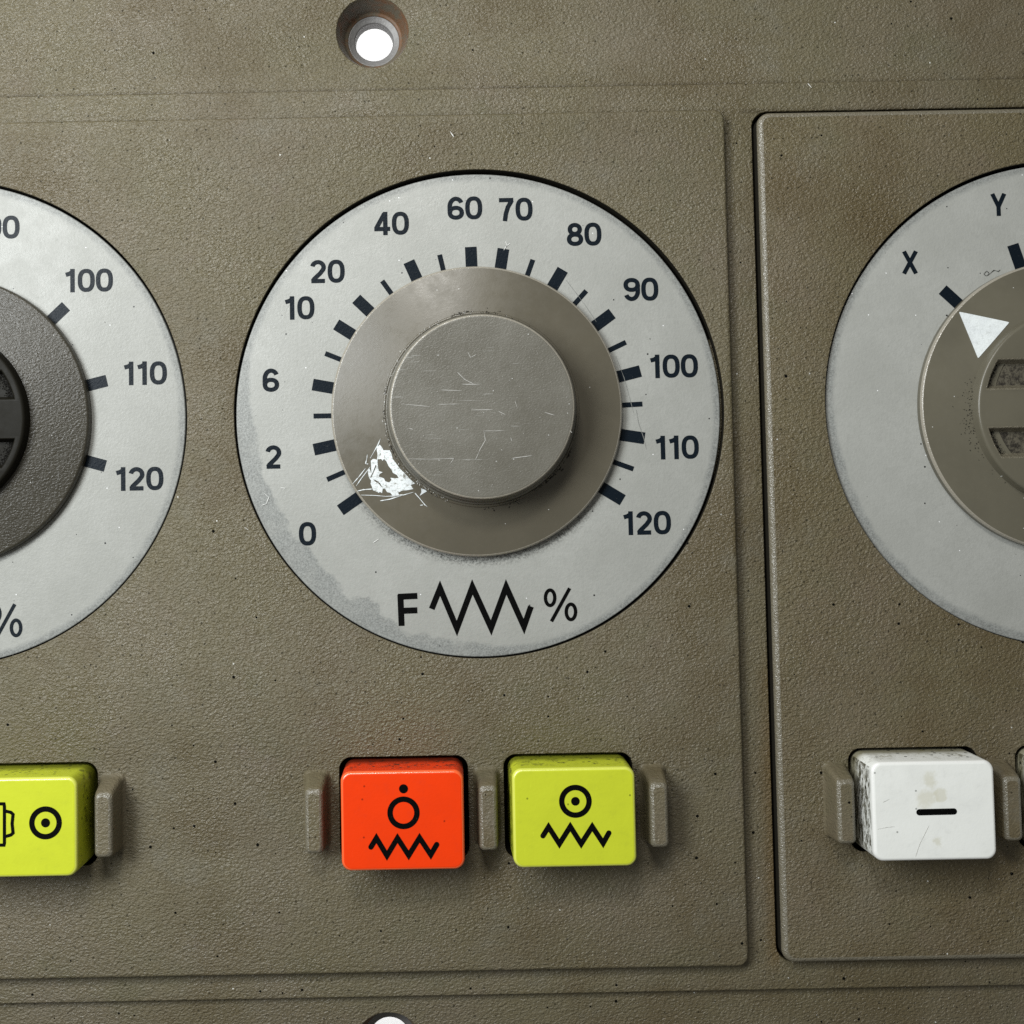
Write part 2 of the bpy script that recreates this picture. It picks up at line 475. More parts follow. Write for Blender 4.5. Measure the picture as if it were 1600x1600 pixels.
def strokes_geo(paths, w, cap='butt', closed=False):
    """flat ribbon(s) of width w along 2-D paths; miter joints"""
    V = []; F = []
    z = 0.0
    for pi, path in enumerate(paths):
        cl = closed
        if isinstance(path, tuple) and path and path[0] == 'closed':
            path = path[1]; cl = True
        P = [Vector(p) for p in path]; n = len(P); base = len(V)
        for i in range(n):
            if cl: a = P[i] - P[i - 1]; b = P[(i + 1) % n] - P[i]
            else:
                a = P[i] - P[i - 1] if i else P[1] - P[0]
                b = P[i + 1] - P[i] if i < n - 1 else P[i] - P[i - 1]
            a.normalize(); b.normalize()
            na = Vector((-a.y, a.x)); nb = Vector((-b.y, b.x)); m = na + nb
            m = m / max(m.dot(na), .28)
            V.append((P[i].x + m.x * w / 2, P[i].y + m.y * w / 2, z)); V.append((P[i].x - m.x * w / 2, P[i].y - m.y * w / 2, z))
        for i in range(n if cl else n - 1):
            a = base + 2 * i; b = base + 2 * ((i + 1) % n)
            F.append((a, a + 1, b + 1, b))
        if cap == 'round' and not cl:
            for end, q, dr in ((0, P[0], P[0] - P[1]), (1, P[-1], P[-1] - P[-2])):
                dr.normalize(); s = len(V); a0 = math.atan2(dr.y, dr.x)
                for k in range(9):
                    a = a0 - math.pi / 2 + math.pi * k / 8
                    V.append((q.x + math.cos(a) * w / 2, q.y + math.sin(a) * w / 2, z + .0002))
                F.append(tuple(range(s, s + 9)))
        z += .0006
    # make every face look up
    FF = []
    for f in F:
        a, b, c = (Vector(V[i]) for i in f[:3])
        FF.append(f if (b - a).cross(c - a).z > 0 else tuple(reversed(f)))
    return V, FF

def arc(cx, cy, rx, ry, a0, a1, n=18):
    return [(cx + rx * math.cos(R(a0 + (a1 - a0) * i / n)), cy + ry * math.sin(R(a0 + (a1 - a0) * i / n))) for i in range(n + 1)]
def sell(cx, cy, rx, ry, e=2.5, n=40):
    out = []
    for i in range(n):
        a = 2 * math.pi * i / n; c, s = math.cos(a), math.sin(a)
        out.append((cx + rx * math.copysign(abs(c) ** (2 / e), c), cy + ry * math.copysign(abs(s) ** (2 / e), s)))
    return ('closed', out)
g6 = [(.565, .735)] + arc(.35, .66, .225, .245, 28, 90, 6) + arc(.35, .56, .245, .345, 96, 175, 10) + [(.105, .30)]
GLYPH = {
    '0': (.72, [sell(.36, .5, .25, .405)]),
    '1': (.53, [[(.345, 0), (.345, 1.0)], [(.37, .90), (.24, .80), (.08, .755)]]),
    '2': (.70, [arc(.34, .675, .225, .23, 168, -8, 14) + [(.54, .58), (.43, .43), (.19, .19), (.13, .095)], [(.07, .095), (.61, .095)]]),
    '4': (.72, [[(.48, 0), (.48, 1.0)], [(.45, .93), (.115, .29)], [(.04, .265), (.67, .265)]]),
    '6': (.70, [sell(.345, .305, .235, .21, 2.2), g6]),
    '7': (.68, [[(.05, .905), (.62, .905)], [(.56, .89), (.40, .60), (.31, .30), (.27, 0)]]),
    '8': (.71, [sell(.355, .715, .195, .19, 2.1), sell(.355, .295, .235, .20, 2.2)]),
    '9': (.70, [sell(.345, .695, .235, .21, 2.2), [(.69 - x, 1 - y) for x, y in g6]]),
    'X': (.62, [[(.03, 0.0), (.56, 1.0)], [(.53, 0.0), (.06, 1.0)]]),
    'Y': (.62, [[(.30, 0.0), (.30, .45)], [(.30, .42), (.06, 1.0)], [(.30, .42), (.56, 1.0)]]),
}
def numeral(text, px, py, z, parent, origin, h=.372, w=.178, mat=None, name='numeral', label=None):
    V = []; F = []; x = 0.0
    adv = sum(GLYPH[c][0] for c in text)
    for c in text:
        v, f = strokes_geo(GLYPH[c][1], w)
        b = len(V)
        V += [((a[0] + x - (adv - .02) / 2) * h * 1.07, (a[1] - .5) * h, a[2]) for a in v]
        F += [tuple(i + b for i in q) for q in f]
        x += GLYPH[c][0]
    o = link_mesh(name, V, F, mat or M['print'], parent, False)
    o.location = at(px, py, z) - Vector(origin)
    if label: o['label'] = label
    return o

def print_strokes(name, paths_px, wpx, z, mat, parent, origin, cap='butt', closed=False, scale=None):
    """printed line work whose corner points were measured on the photograph, laid on its own surface"""
    O = Vector(origin)
    paths = []
    for p in paths_px:
        cl = isinstance(p, tuple)
        q = p[1] if cl else p
        q = [(at(x, y, z) - O)[:2] for x, y in q]
        paths.append(('closed', q) if cl else q)
    V, F = strokes_geo(paths, wpx, cap)
    V = [(x, y, zz + z - O.z) for x, y, zz in V]
    return link_mesh(name, V, F, mat, parent, False)

def disc_geo(cx, cy, r, z, n=24):
    return [(cx + r * math.cos(2 * math.pi * i / n), cy + r * math.sin(2 * math.pi * i / n), z) for i in range(n)], [tuple(range(n))]

# ------------------------------------------------------------------ setting: the white table under the panel
tb = link_mesh('tabletop', [(-60, -60, -7), (60, -60, -7), (60, 60, -7), (-60, 60, -7)], [(0, 1, 2, 3)], M['table'], None, False)
tb['kind'] = 'structure'; tb['label'] = 'bright white tabletop seen through the screw hole'

# ------------------------------------------------------------------ layout, straight in panel coordinates
XL, XR = -13.5, 15.0
ZB, ZO = -.18, -.29                                       # raised band, outer border

DC = at(747, 646, -.05); DC.z = 0                         # dial centres
DL = at(-88, 660, -.05); DL.z = 0
DR = at(1668, 630, -.05); DR.z = 0
RD = 3.80                                                 # dial plate radius
S1 = at(582, 50, ZO); S2 = at(607, 1640, ZO)              # screw holes

KZ = .73
keyc = {k: at(x, y, KZ) for k, (x, y) in dict(left=(24, 1287), orange=(629, 1282), lime=(897.5, 1275), white=(1460, 1270)).items()}
KY = sum(v.y for v in keyc.values()) / 4 - .015
keyc['next'] = Vector((keyc['white'].x + 2.58, KY, KZ))
def key_hole(cx, gl=.085, gr=.085):
    return rrect(cx - KW / 2 - gl, KY - KH / 2 - .07, cx + KW / 2 + gr, KY + KH / 2 + .055, .19, 8)

# ------------------------------------------------------------------ the moulded control panel
cp = empty('control_panel', (0, 0, 0), 'brown textured plastic control panel with a wide raised face around two dials', 'control panel')
slab('border_plate', M['panel'], cp, rrect(XL, -13, XR, 12.5, .3), 
     [circle(S1.x, S1.y, .585, 64), circle(S2.x, S2.y, .56, 64), rrect(XL + .6, BYB + .3, XR - .6, BYT - .3, .2)],
     ZO, -.9, f=.04, fh=.02)
slab('raised_band', M['panel'], cp, rrect(XL + .1, BYB, XR - .1, BYT, .12),
     [rrect(XL + .8, PYB + .3, PXR - .3, PYT - .3, .2),
      rrect(MXL - .042, MYB - .05, XR - .7, MYT + .075, .26)],
     ZB, -.8, f=.03, fh=.02)
slab('face_panel', M['panel'], cp, rrect(XL + .3, PYB, PXR, PYT, .17),
     [circle(DC.x + .016, DC.y + .024, RD + .043), circle(DL.x + .008, DL.y + .01, RD + .026),
      key_hole(keyc['left'].x), key_hole(keyc['orange'].x), key_hole(keyc['lime'].x)],
     0, -.8, f=.05, fh=.014, walls=M['shaded_grimy_wall'])
link_mesh('backing_chassis', [(XL + .7, BYB + .1, -1.15), (XR - .7, BYB + .1, -1.15), (XR - .7, BYT - .1, -1.15), (XL + .7, BYT - .1, -1.15),
          ], [(0, 1, 2, 3)], M['chassis'], cp, False)

def guard_mesh():
    """upright finger guard: tapered bar whose upper end slopes"""
    w2, hb, ht = .165, .555, .52
    def loop(hw, y0, y1, r, z): return [(x, y, z) for x, y in rrect(-hw, y0, hw, y1, r, 6)]
    rows = [loop(w2 + .05, -hb - .05, hb + .05, .10, -.004), loop(w2 + .015, -hb - .015, hb + .015, .085, .03), loop(w2, -hb, hb, .08, .08),
            loop(w2 - .02, -hb + .01, hb - .10, .075, .40),
            loop(w2 - .030, -hb + .020, hb - .135, .07, .455), loop(w2 - .055, -hb + .045, hb - .165, .06, .488), loop(w2 - .085, -hb + .075, hb - .195, .05, .50)]
    n = len(rows[0]); V = [p for r in rows for p in r]; F = []
    for i in range(len(rows) - 1):
        for k in range(n):
            F.append((i * n + k, i * n + (k + 1) % n, (i + 1) * n + (k + 1) % n, (i + 1) * n + k))
    S = [True] * len(F)
    F.append(tuple((len(rows) - 1) * n + k for k in range(n))); S.append(False)
    return V, F, S
GV, GF, GS = guard_mesh()
guard0 = None
GY = (at(495, 1262).y + at(1022, 1254).y + at(1304, 1252).y) / 3
def guard(x, parent):
    global guard0
    if guard0 is None:
        guard0 = link_mesh('button_guard', GV, GF, M['guard'], parent, GS); o = guard0
        o.data.materials.append(M['edge'])
        nn = (len(GV) // 7)
        for i in range(4 * nn, 6 * nn): o.data.polygons[i].material_index = 1
    else:
        o = guard0.copy(); COL.objects.link(o); o.parent = parent
    o.location = (x, GY, 0)
    return o
for gx in (at(176, 1262).x, at(496, 1262).x, at(761, 1262).x, at(1021, 1262).x):
    guard(gx, cp)

def bushing(S, parent):
    lathe('screw_recess', [(.585, ZO - .02), (.565, ZO - .06), (.47, ZO - .33), (.42, ZO - .36), (.42, ZO - .44)], M['rust'], parent, S.x, S.y, 72, rnd=.015)
    lathe('screw_bushing', [(.435, ZO - .42), (.425, ZO - .365), (.315, ZO - .40), (.305, ZO - .60), (.34, ZO - .62)], M['metal'], parent, S.x, S.y, 72, rnd=.02)
bushing(S1, cp); bushing(S2, cp)

# ------------------------------------------------------------------ the separate switch module on the right
mod = empty('switch_module', (0, 0, 0), 'separate brown module plate with rounded edges and a black gap around it, at the right', 'switch plate')
slab('module_plate', M['module'], mod, rrect(MXL, MYB, XR - .8, MYT, .20),
     [circle(DR.x, DR.y + .02, RD + .03), key_hole(keyc['white'].x), key_hole(keyc['next'].x)],
     .02, -.8, f=.085, fh=.014, segs=7, edge=M['edge'], walls=M['shaded_grimy_wall'])
guard(at(1305, 1252).x, mod); guard((keyc['white'].x + keyc['next'].x) / 2, mod)

# ------------------------------------------------------------------ dials
def tick_mesh(w, l):
    v = [(-l / 2, -w / 2, 0), (l / 2, -w / 2, 0), (l / 2, w / 2, 0), (-l / 2, w / 2, 0)]
    me = bpy.data.meshes.new('tick_mark'); me.from_pydata(v, [], [(0, 1, 2, 3)]); me.materials.append(M['print'])
    return me
TICK_WIDE, TICK_THIN = tick_mesh(.185, .42), tick_mesh(.078, .40)
ZD = -.045
def dial(C, mat, label, ticks, group='grey dial scales'):
    t = empty('dial_scale', (C.x, C.y, 0), label, 'dial')
    slab('dial_plate', mat, t, circle(0, 0, RD, 200), [], ZD, -.25, f=.02)
    for px, py, wide in ticks:
        p = at(px, py, ZD); a = math.atan2(p.y - C.y, p.x - C.x)
        o = bpy.data.objects.new('tick_mark', TICK_WIDE if wide else TICK_THIN); COL.objects.link(o); o.parent = t
        ro = 2.60 if wide else 2.585
        rr = ro - (.21 if wide else .20) + (.04 if wide else 0)
        o.location = (rr * math.cos(a), rr * math.sin(a), ZD + .004); o.rotation_euler = (0, 0, a)
    return t
TK = [(545, 788, 1), (521, 745, 0), (507, 699, 1), (497, 650, 0), (501, 603, 1), (515, 555, 0), (535, 513, 1), (565, 475, 1), (600, 443, 0),
      (643, 418, 1), (688, 403, 0), (736, 397, 1), (785, 399, 1), (830, 413, 0), (873, 432, 1), (911, 460, 0), (944, 499, 1), (969, 539, 0),
      (984, 584, 1), (991, 632, 0), (988, 682, 1), (976, 728, 0), (957, 772, 1)]
dc = dial(DC, M['dial_dirty'], 'whole round grey dial scale numbered from 0 to 120, grimy at the bottom', TK)
O = (DC.x, DC.y, 0); ZP = ZD + .004
for tx, px, py in (('0', 480, 834), ('2', 427, 714), ('6', 423, 594), ('10', 467, 481), ('20', 511, 424), ('40', 611, 349), ('60', 726, 325),
                   ('70', 805, 327), ('80', 912, 366), ('90', 1001, 452), ('100', 1052, 572), ('110', 1057, 699), ('120', 1010, 817)):
    numeral(tx, px, py, ZP, dc, O, label='printed number ' + tx)
fl = print_strokes('letter', [[(625.5, 929), (627.5, 978)], [(622, 932.5), (652, 931)], [(625, 954.5), (652, 953.5)]], .094, ZP, M['ink'], dc, O)
fl['label'] = 'printed letter F'
zz = print_strokes('zigzag_symbol', [[(674.5, 951.5), (687.5, 919), (713.8, 982), (738, 917), (767.3, 981), (790.8, 917), (818.6, 979), (829.5, 947.5)]], .092, ZP, M['ink'], dc, O)
zz['label'] = 'printed zigzag line'
def percent(cx, cy, parent, origin, mat=None):
    e = lambda x, y: ('closed', [(x + 7.3 * math.cos(2 * math.pi * i / 28), y + 12 * math.sin(2 * math.pi * i / 28)) for i in range(28)])
    o = print_strokes('percent_sign', [e(cx - 16.5, cy - 11), e(cx + 16, cy + 11), [(cx + 14, cy - 26), (cx - 14.5, cy + 26)]], .054, ZP, mat or M['print'], parent, origin)
    return o
percent(876, 945, dc, O, M['ink'])

O = (DL.x, DL.y, 0)
dl = dial(DL, M['dial_clean'], 'grey dial scale at the left edge showing 100, 110 and 120', [(90, 491, 1), (150, 599, 1), (149, 724, 1)])
for tx, px, py in (('90', 3, 355), ('100', 138, 438), ('110', 226, 583), ('120', 217, 748)):
    numeral(tx, px, py, ZP, dl, O, label='printed number ' + tx)
percent(9, 970, dl, O)
O = (DR.x, DR.y, 0)
dr = dial(DR, M['dial_clean'], 'grey dial scale lettered X and Y on the right module', [(1482, 461, 1), (1587, 396, 1)])
numeral('X', 1422, 410, ZP, dr, O, h=.355, w=.175, name='letter', label='printed letter X')
numeral('Y', 1560, 320, ZP, dr, O, h=.355, w=.175, name='letter', label='printed letter Y')

# ------------------------------------------------------------------ knobs
RS = 2.265                                               # skirt radius
def skirt_z(r):                                          # height of the skirt's slightly conical top
    return .10 + (RS - r) * .17
def skirt(parent, mat, rc=1.4, rim=True):
    o = lathe('skirt', [(RS + .01, ZD + .01, 0), (RS + .008, .07, .02), (RS - .018, .104, .015), (rc, skirt_z(rc) + .0, .03), (rc - .2, skirt_z(rc) + .02, 0)], mat, parent, n=200)
    o.data.materials.append(M['rim'])
    for p in o.data.polygons:
        c = p.center
        if rim and math.hypot(c.x, c.y) > RS - .030 and c.z > .06: p.material_index = 1
    return o

def crumbs(parent, name, pts, mat, s0=.006, s1=.02):
    V = []; F = []
    for (x, y, z) in pts:
        s = random.uniform(s0, s1); b = len(V)
        a = random.uniform(0, 6.28); e = random.uniform(.5, 1.6)
        ca, sa = math.cos(a), math.sin(a)
        for (u, v, h) in ((1, 0, 0), (-.5, .8, 0), (-.7, -.7, 0), (0, 0, .9)):
            u *= s * e * random.uniform(.7, 1.3); v *= s * random.uniform(.7, 1.3)
            V.append((x + u * ca - v * sa, y + u * sa + v * ca, z + h * s))
        F += [(b, b + 1, b + 3), (b + 1, b + 2, b + 3), (b + 2, b, b + 3)]
    o = link_mesh(name, V, F, mat, parent, False); o['kind'] = 'stuff'
    return o

# centre knob -------------------------------------------------------
KC = at(745, 641.5, .1); KC.z = 0
kc = empty('rotary_knob', (KC.x, KC.y, 0), 'brown knob with a plain round scratched cap and a worn white pointer', 'knob')
skirt(kc, M['skirt'])
CX, CYY, CH = .06, .01, .50
lathe('cap', [(1.475, .20, 0), (1.475, .285, .015), (1.445, .30, .01), (1.425, .52, .02), (1.405, .54, .01), (1.395, CH + .22, .045), (.6, CH + .223, .0), (0.0, CH + .2235, 0)],
      M['cap'], kc, CX, CYY, 200)
_cap = kc.children[-1] if kc.children[-1].name.startswith('cap') else [c for c in kc.children if c.name.startswith('cap')][0]
_cap.data.materials.append(M['rim'])
for p in _cap.data.polygons:
    r_ = math.hypot(p.center.x - CX, p.center.y - CYY)
    if r_ > 1.362 and p.center.z > CH + .185: p.material_index = 1
# ring shaped groove line on the cap side
lathe('cap_collar', [(1.52, .20, 0), (1.515, .262, .02), (1.48, .268, .01), (1.46, .22, 0)], M['skirt'], kc, CX, CYY, 160)
pts = []
for _ in range(46):
    a0 = random.choice([random.gauss(190, 26), random.gauss(268, 30), random.gauss(95, 18), random.gauss(318, 8)])
    wd = random.uniform(1, 6); rw = random.choice([.006, .012, .02, .035])
    for _ in range(random.randint(4, 38)):
        a = R(random.gauss(a0, wd)); rr = 1.487 + abs(random.gauss(0, rw))
        pts.append((CX + rr * math.cos(a), CYY + rr * math.sin(a), .258 if rr < 1.515 else skirt_z(rr)))
crumbs(kc, 'grime', pts, M['dirt'], .004, .018)
pts = []
for _ in range(170):
    a = R(random.choice([random.gauss(190, 30), random.gauss(230, 12), random.gauss(130, 20)])); rr = random.gauss(1.49, .02)
    pts.append((CX + rr * math.cos(a), CYY + rr * math.sin(a), .27))
crumbs(kc, 'pale_crumbs', pts, M['lint'], .005, .013)

def on_skirt(px, py, origin, lift=.006):
    """point on the conical skirt under a photo pixel"""
    z = .25
    for _ in range(6):
        p = at(px, py, z); r = math.hypot(p.x - origin.x, p.y - origin.y); z = skirt_z(r)
    return Vector((p.x - origin.x, p.y - origin.y, z + lift))

def decal(name, outline, holes, origin, mat, parent, sub=None):
    """thin paint film that follows the skirt"""
    loops = [[on_skirt(x, y, origin) for x, y in outline]] + [[on_skirt(x, y, origin) for x, y in h] for h in holes]
    flat = [[Vector((p.x, p.y, 0)) for p in l] for l in loops]
    V = [p for l in loops for p in l]; F = []
    for t in tessellate_polygon(flat):
        a, b, c = (V[i] for i in t)
        F.append(tuple(t) if (b - a).cross(c - a).z > 0 else tuple(reversed(t)))
    bm = bmesh.new(); bv = [bm.verts.new(v) for v in V]
    for f in F: bm.faces.new([bv[i] for i in f])
    for _ in range(3):
        es = [e for e in bm.edges if e.calc_length() > .12]
        if es: bmesh.ops.subdivide_edges(bm, edges=es, cuts=1)
        bmesh.ops.triangulate(bm, faces=bm.faces)
    for v in bm.verts: v.co.z = skirt_z(math.hypot(v.co.x, v.co.y)) + .007
    ext = bmesh.ops.extrude_edge_only(bm, edges=[e for e in bm.edges if e.is_boundary])
    for v in ext['geom']:
        if isinstance(v, bmesh.types.BMVert): v.co.z -= .009
    bmesh.ops.recalc_face_normals(bm, faces=bm.faces)
    big = max(bm.faces, key=lambda f: abs(f.normal.z))
    if big.normal.z < 0: bmesh.ops.reverse_faces(bm, faces=bm.faces)
    me = bpy.data.meshes.new(name); bm.to_mesh(me); bm.free(); me.materials.append(mat)
    o = bpy.data.objects.new(name, me); COL.objects.link(o); o.parent = parent
    return o
q = lambda L: [(540 + x / 10, 670 + y / 10) for x, y in L]
pw = decal('pointer', q([(490, 285), (535, 248), (570, 290), (590, 335), (690, 335), (720, 400), (735, 470), (790, 540), (850, 625), (930, 700), (1000, 780), (1085, 855),
                        (1015, 880), (1060, 940), (960, 960), (880, 965), (820, 1000), (835, 1030), (735, 1045), (700, 1000), (650, 990), (620, 940), (580, 935), (570, 1005),
                        (535, 985), (520, 1000), (430, 960), (410, 900), (390, 860), (400, 810), (365, 760), (345, 660), (370, 620), (405, 690), (400, 600), (395, 500), (430, 470),
                        (490, 480), (500, 400), (488, 340)]),
           [q([(500, 480), (555, 470), (580, 500), (600, 470), (640, 510), (670, 580), (720, 640), (740, 690), (800, 720), (830, 770), (770, 775), (700, 765), (720, 800), (680, 840), (620, 820), (600, 775), (520, 745),
               (530, 705), (580, 680), (520, 660), (500, 560)]),
            q([(470, 560), (485, 580), (440, 680), (400, 770), (385, 760), (425, 680)]),
            q([(430, 790), (470, 800), (540, 850), (570, 910), (550, 900), (510, 850), (470, 830)])], KC, M['paint_worn'], kc)
pw['label'] = 'worn and chipped white pointer triangle'
fk = decal('paint_flake', q([(1180, 930), (1280, 970), (1215, 1010), (1160, 1045), (1185, 990)]), [], KC, M['paint'], kc)

def scratches(name, lines, origin, parent, wdt, mat, surf):
    V = []; F = []
    for L in lines:
        P = [surf(x, y) for x, y in L]
        Q = []
        for i in range(len(P) - 1):
            for k in range(4):
                Q.append(P[i].lerp(P[i + 1], k / 4))
        Q.append(P[-1])
        b = len(V)
        for i, p in enumerate(Q):
            d = (Q[min(i + 1, len(Q) - 1)] - Q[max(i - 1, 0)]); d.normalize(); nn = Vector((-d.y, d.x, 0))
            e = wdt * (.35 + .8 * random.random()) * (.4 if i in (0, len(Q) - 1) else 1)
            V.append(p + nn * e / 2); V.append(p - nn * e / 2)
        for i in range(len(Q) - 1):
            F.append((b + 2 * i + 1, b + 2 * i + 3, b + 2 * i + 2, b + 2 * i))
    o = link_mesh(name, V, F, mat, parent, False); o['kind'] = 'stuff'
    return o
sk = lambda x, y: on_skirt(x, y, KC, .008)
scratches('paint_scratches', [q(l) for l in ([(545, 155), (500, 260), (385, 460)], [(310, 620), (200, 760), (110, 860)], [(385, 595), (250, 770), (165, 895)],
          [(180, 975), (280, 950), (420, 940)], [(245, 1035), (450, 1040), (620, 1055), (760, 1050), (900, 1025)], [(540, 1125), (690, 1100), (880, 1040), (1060, 990)],
          [(1080, 1000), (1150, 1080), (1240, 1190), (1275, 1215)], [(1165, 1195), (1210, 1190)], [(340, 400), (330, 480), (310, 545), (355, 550)])], KC, kc, .014, M['paint'], sk)
CTZ = CH + .2245
q3 = lambda L: [(560 + x / 4.21, 460 + y / 4.21) for x, y in L]
ct = lambda x, y: at(x, y, CTZ + .003) - KC
scratches('cap_scratches', [q3(l) for l in ([(330, 1082), (480, 1084), (630, 1078), (600, 1118)], [(1010, 1078), (1140, 1060)], [(540, 628), (680, 634)], [(680, 590), (795, 594)],
          [(520, 724), (660, 720)], [(280, 720), (470, 738)], [(740, 760), (885, 758)], [(825, 900), (835, 960), (800, 1020), (770, 1090)], [(820, 898), (960, 896)],
          [(720, 380), (738, 415), (775, 395)], [(650, 510), (700, 560), (760, 590)], [(1225, 775), (1290, 795)], [(1030, 700), (1045, 745)], [(920, 768), (965, 790)],
          [(1390, 895), (1405, 910)], [(1000, 940), (1010, 965)], [(330, 880), (360, 888)])], KC, kc, .008, M['scratch'], ct)
pts = []
for _ in range(150):
    a = random.uniform(0, 6.28); r_ = 1.3 * math.sqrt(random.random())
    pts.append((CX + r_ * math.cos(a), CYY + r_ * math.sin(a), CTZ))
crumbs(kc, 'cap_dust', pts, M['scratch'], .003, .010)

# knobs with a flat slotted disc ---------------------------------------
def pocket(R0, y0, y1, n=10):
    out = []
    xa = lambda y: math.sqrt(R0 * R0 - y * y)
    for i in range(n + 1):
        y = y0 + (y1 - y0) * i / n; out.append((xa(y), y))
    for i in range(n + 1):
        y = y1 + (y0 - y1) * i / n; out.append((-xa(y), y))
    return out
def slotted_cap(parent, mat, rot, cx, cy, R0=1.42, zt=.46, depth=.13, by=.31, ty=.74, floor=None):
    P1 = pocket(R0 - .13, by, ty); P2 = [(-x, -y) for x, y in P1]
    V, F, S = slab_geo(circle(0, 0, R0, 160), [P1, P2], zt, .2, f=.05, fh=.03, segs=5, taper=.03, hole_taper=.075)
    b = len(V)
    V += [(x, y, zt - depth) for x, y in circle(0, 0, R0 - .03, 96)]
    F.append(tuple(range(b, b + 96))); S.append(False)
    o = link_mesh('cap', V, F, mat, parent, S, sharp=40)
    o.data.materials.append(floor or mat); o.data.polygons[len(F) - 1].material_index = 1
    i0 = 6 * 160
    if floor:
        for P in (P1, P2):
            for q_ in range(i0, i0 + 6 * len(P)): o.data.polygons[q_].material_index = 2
            i0 += 6 * len(P)
        o.data.materials.append(M['edge'])
    o.location = (cx, cy, 0); o.rotation_euler = (0, 0, rot)
    pts = []
    for P in (P1, P2):
        for _ in range(1100):
            i = random.randrange(len(P)); a = Vector(P[i]); c_ = Vector(P[(i + 1) % len(P)])
            if random.random() < .75 and abs(a.y - c_.y) > 1e-4: pass
            p = a.lerp(c_, random.random()); m = Vector((0, sum(v[1] for v in P) / len(P)))
            k = abs(random.gauss(0, .07)) + .01
            dirv = Vector((-p.x, m.y - p.y)); dirv.normalize()
            pts.append((p.x + dirv.x * k, p.y + dirv.y * k, zt - depth + .002))
    g = crumbs(parent, 'grime', pts, M['dirt'], .005, .015)
    g.location = (cx, cy, 0); g.rotation_euler = (0, 0, rot)
    return o
KR = at(1667, 634, .1); KR.z = 0
kr = empty('rotary_knob', (KR.x, KR.y, 0), 'olive brown slotted knob with a clean white triangle pointer', 'knob')
skirt(kr, M['skirt_right'], 1.42)
def floor_mat():
    t = NT('grimy_slot_floor')
    c = t.mix(t.ramp(t.noise(7, 5, .85), .42, .60), (0.11, 0.098, 0.070, 1), (0.022, 0.018, 0.013, 1))
    return t.out(c, .5, t.bump(t.noise(25, 3, .7), .6, .02))
slotted_cap(kr, M['skirt_right'], 0, -.03, -.04, R0=1.49, zt=.38, floor=floor_mat())
tri = [(1498, 487), (1577, 503.5), (1528, 560)]
def softtri(t):
    out = []
    for i in range(3):
        a = Vector(t[i - 1]); b = Vector(t[i]); c = Vector(t[(i + 1) % 3])
        for k in (.03,): out.append(tuple(b.lerp(a, k)))
        out.append(tuple(b.lerp((a + c) / 2, .012)))
        out.append(tuple(b.lerp(c, .03)))
    return out
decal('pointer', softtri(tri), [], KR, M['paint'], kr)
pts = []
for _ in range(160):
    a = R(random.gauss(185, 14)); rr = 1.47 + abs(random.gauss(0, .10)); pts.append((rr * math.cos(a) - .05, rr * math.sin(a), skirt_z(rr)))
crumbs(kr, 'grime', pts, M['dirt'], .004, .012)

KL = at(-89, 657, .1); KL.z = 0
kl = empty('rotary_knob', (KL.x, KL.y, 0), 'knob with a nearly black slotted cap, cut off by the left edge of the photo', 'knob')
skirt(kl, M['skirt_left'], 1.42, rim=False)
slotted_cap(kl, M['cap_dark'], 0, -.03, -.02, zt=.42)

# ------------------------------------------------------------------ push buttons
def key_geo():
    V = []; F = []; S = []
    def loop(hw, y0, y1, r): return rrect(-hw, y0, hw, y1, r, 8)
    rows = [(KW / 2 + .015, -KH / 2 - .015, KH / 2 + .005, .16, -.6), (KW / 2 + .012, -KH / 2 - .01, KH / 2 + .004, .16, .0), (KW / 2 + .003, -KH / 2 - .002, KH / 2 + .002, .15, KZ - .075)]
    f = .05
    for k in range(6):
        a = math.pi / 2 * k / 5
        d = f * (1 - math.cos(a)); rows.append((KW / 2 - d, -KH / 2 + d, KH / 2 - d, .145 - d * .6, KZ - f + f * math.sin(a)))
    n = None
    for hw, y0, y1, r, z in rows:
        L = loop(hw, y0, y1, r); n = len(L); V += [(x, y, z) for x, y in L]
    for i in range(len(rows) - 1):
        for k in range(n):
            F.append((i * n + k, i * n + (k + 1) % n, (i + 1) * n + (k + 1) % n, (i + 1) * n + k)); S.append(True)
    F.append(tuple((len(rows) - 1) * n + k for k in range(n))); S.append(False)
    return V, F, S
KV, KF, KS = key_geo()
def key(k, mat, label):
    c = keyc[k]
    t = empty('push_button', (c.x, KY, 0), label, 'button')
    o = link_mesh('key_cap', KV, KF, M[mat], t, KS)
    o.data.materials.append(M[mat + '_edge'])
    nn = len(KV) // 9
    for i in range(3 * nn, 7 * nn): o.data.polygons[i].material_index = 1
    return t, (c.x, KY, 0)
ZK = KZ + .004
def ring(name, px, py, ro, ri, parent, origin, dy=0):
    p = at(px, py, ZK) - Vector(origin)
    k = 1 / 104.6
    rm = (ro + ri) / 2 * k
    V, F = strokes_geo([('closed', [(p.x + rm * math.cos(2 * math.pi * i / 48), p.y + rm * math.sin(2 * math.pi * i / 48)) for i in range(48)])], (ro - ri) * k)
    return link_mesh(name, [(x, y, z + ZK) for x, y, z in V], F, M['ink'], parent, False)
def dot(px, py, r, parent, origin):
    p = at(px, py, ZK) - Vector(origin); V, F = disc_geo(p.x, p.y, r / 104.6, ZK)
    return link_mesh('dot_symbol', V, F, M['ink'], parent, False)

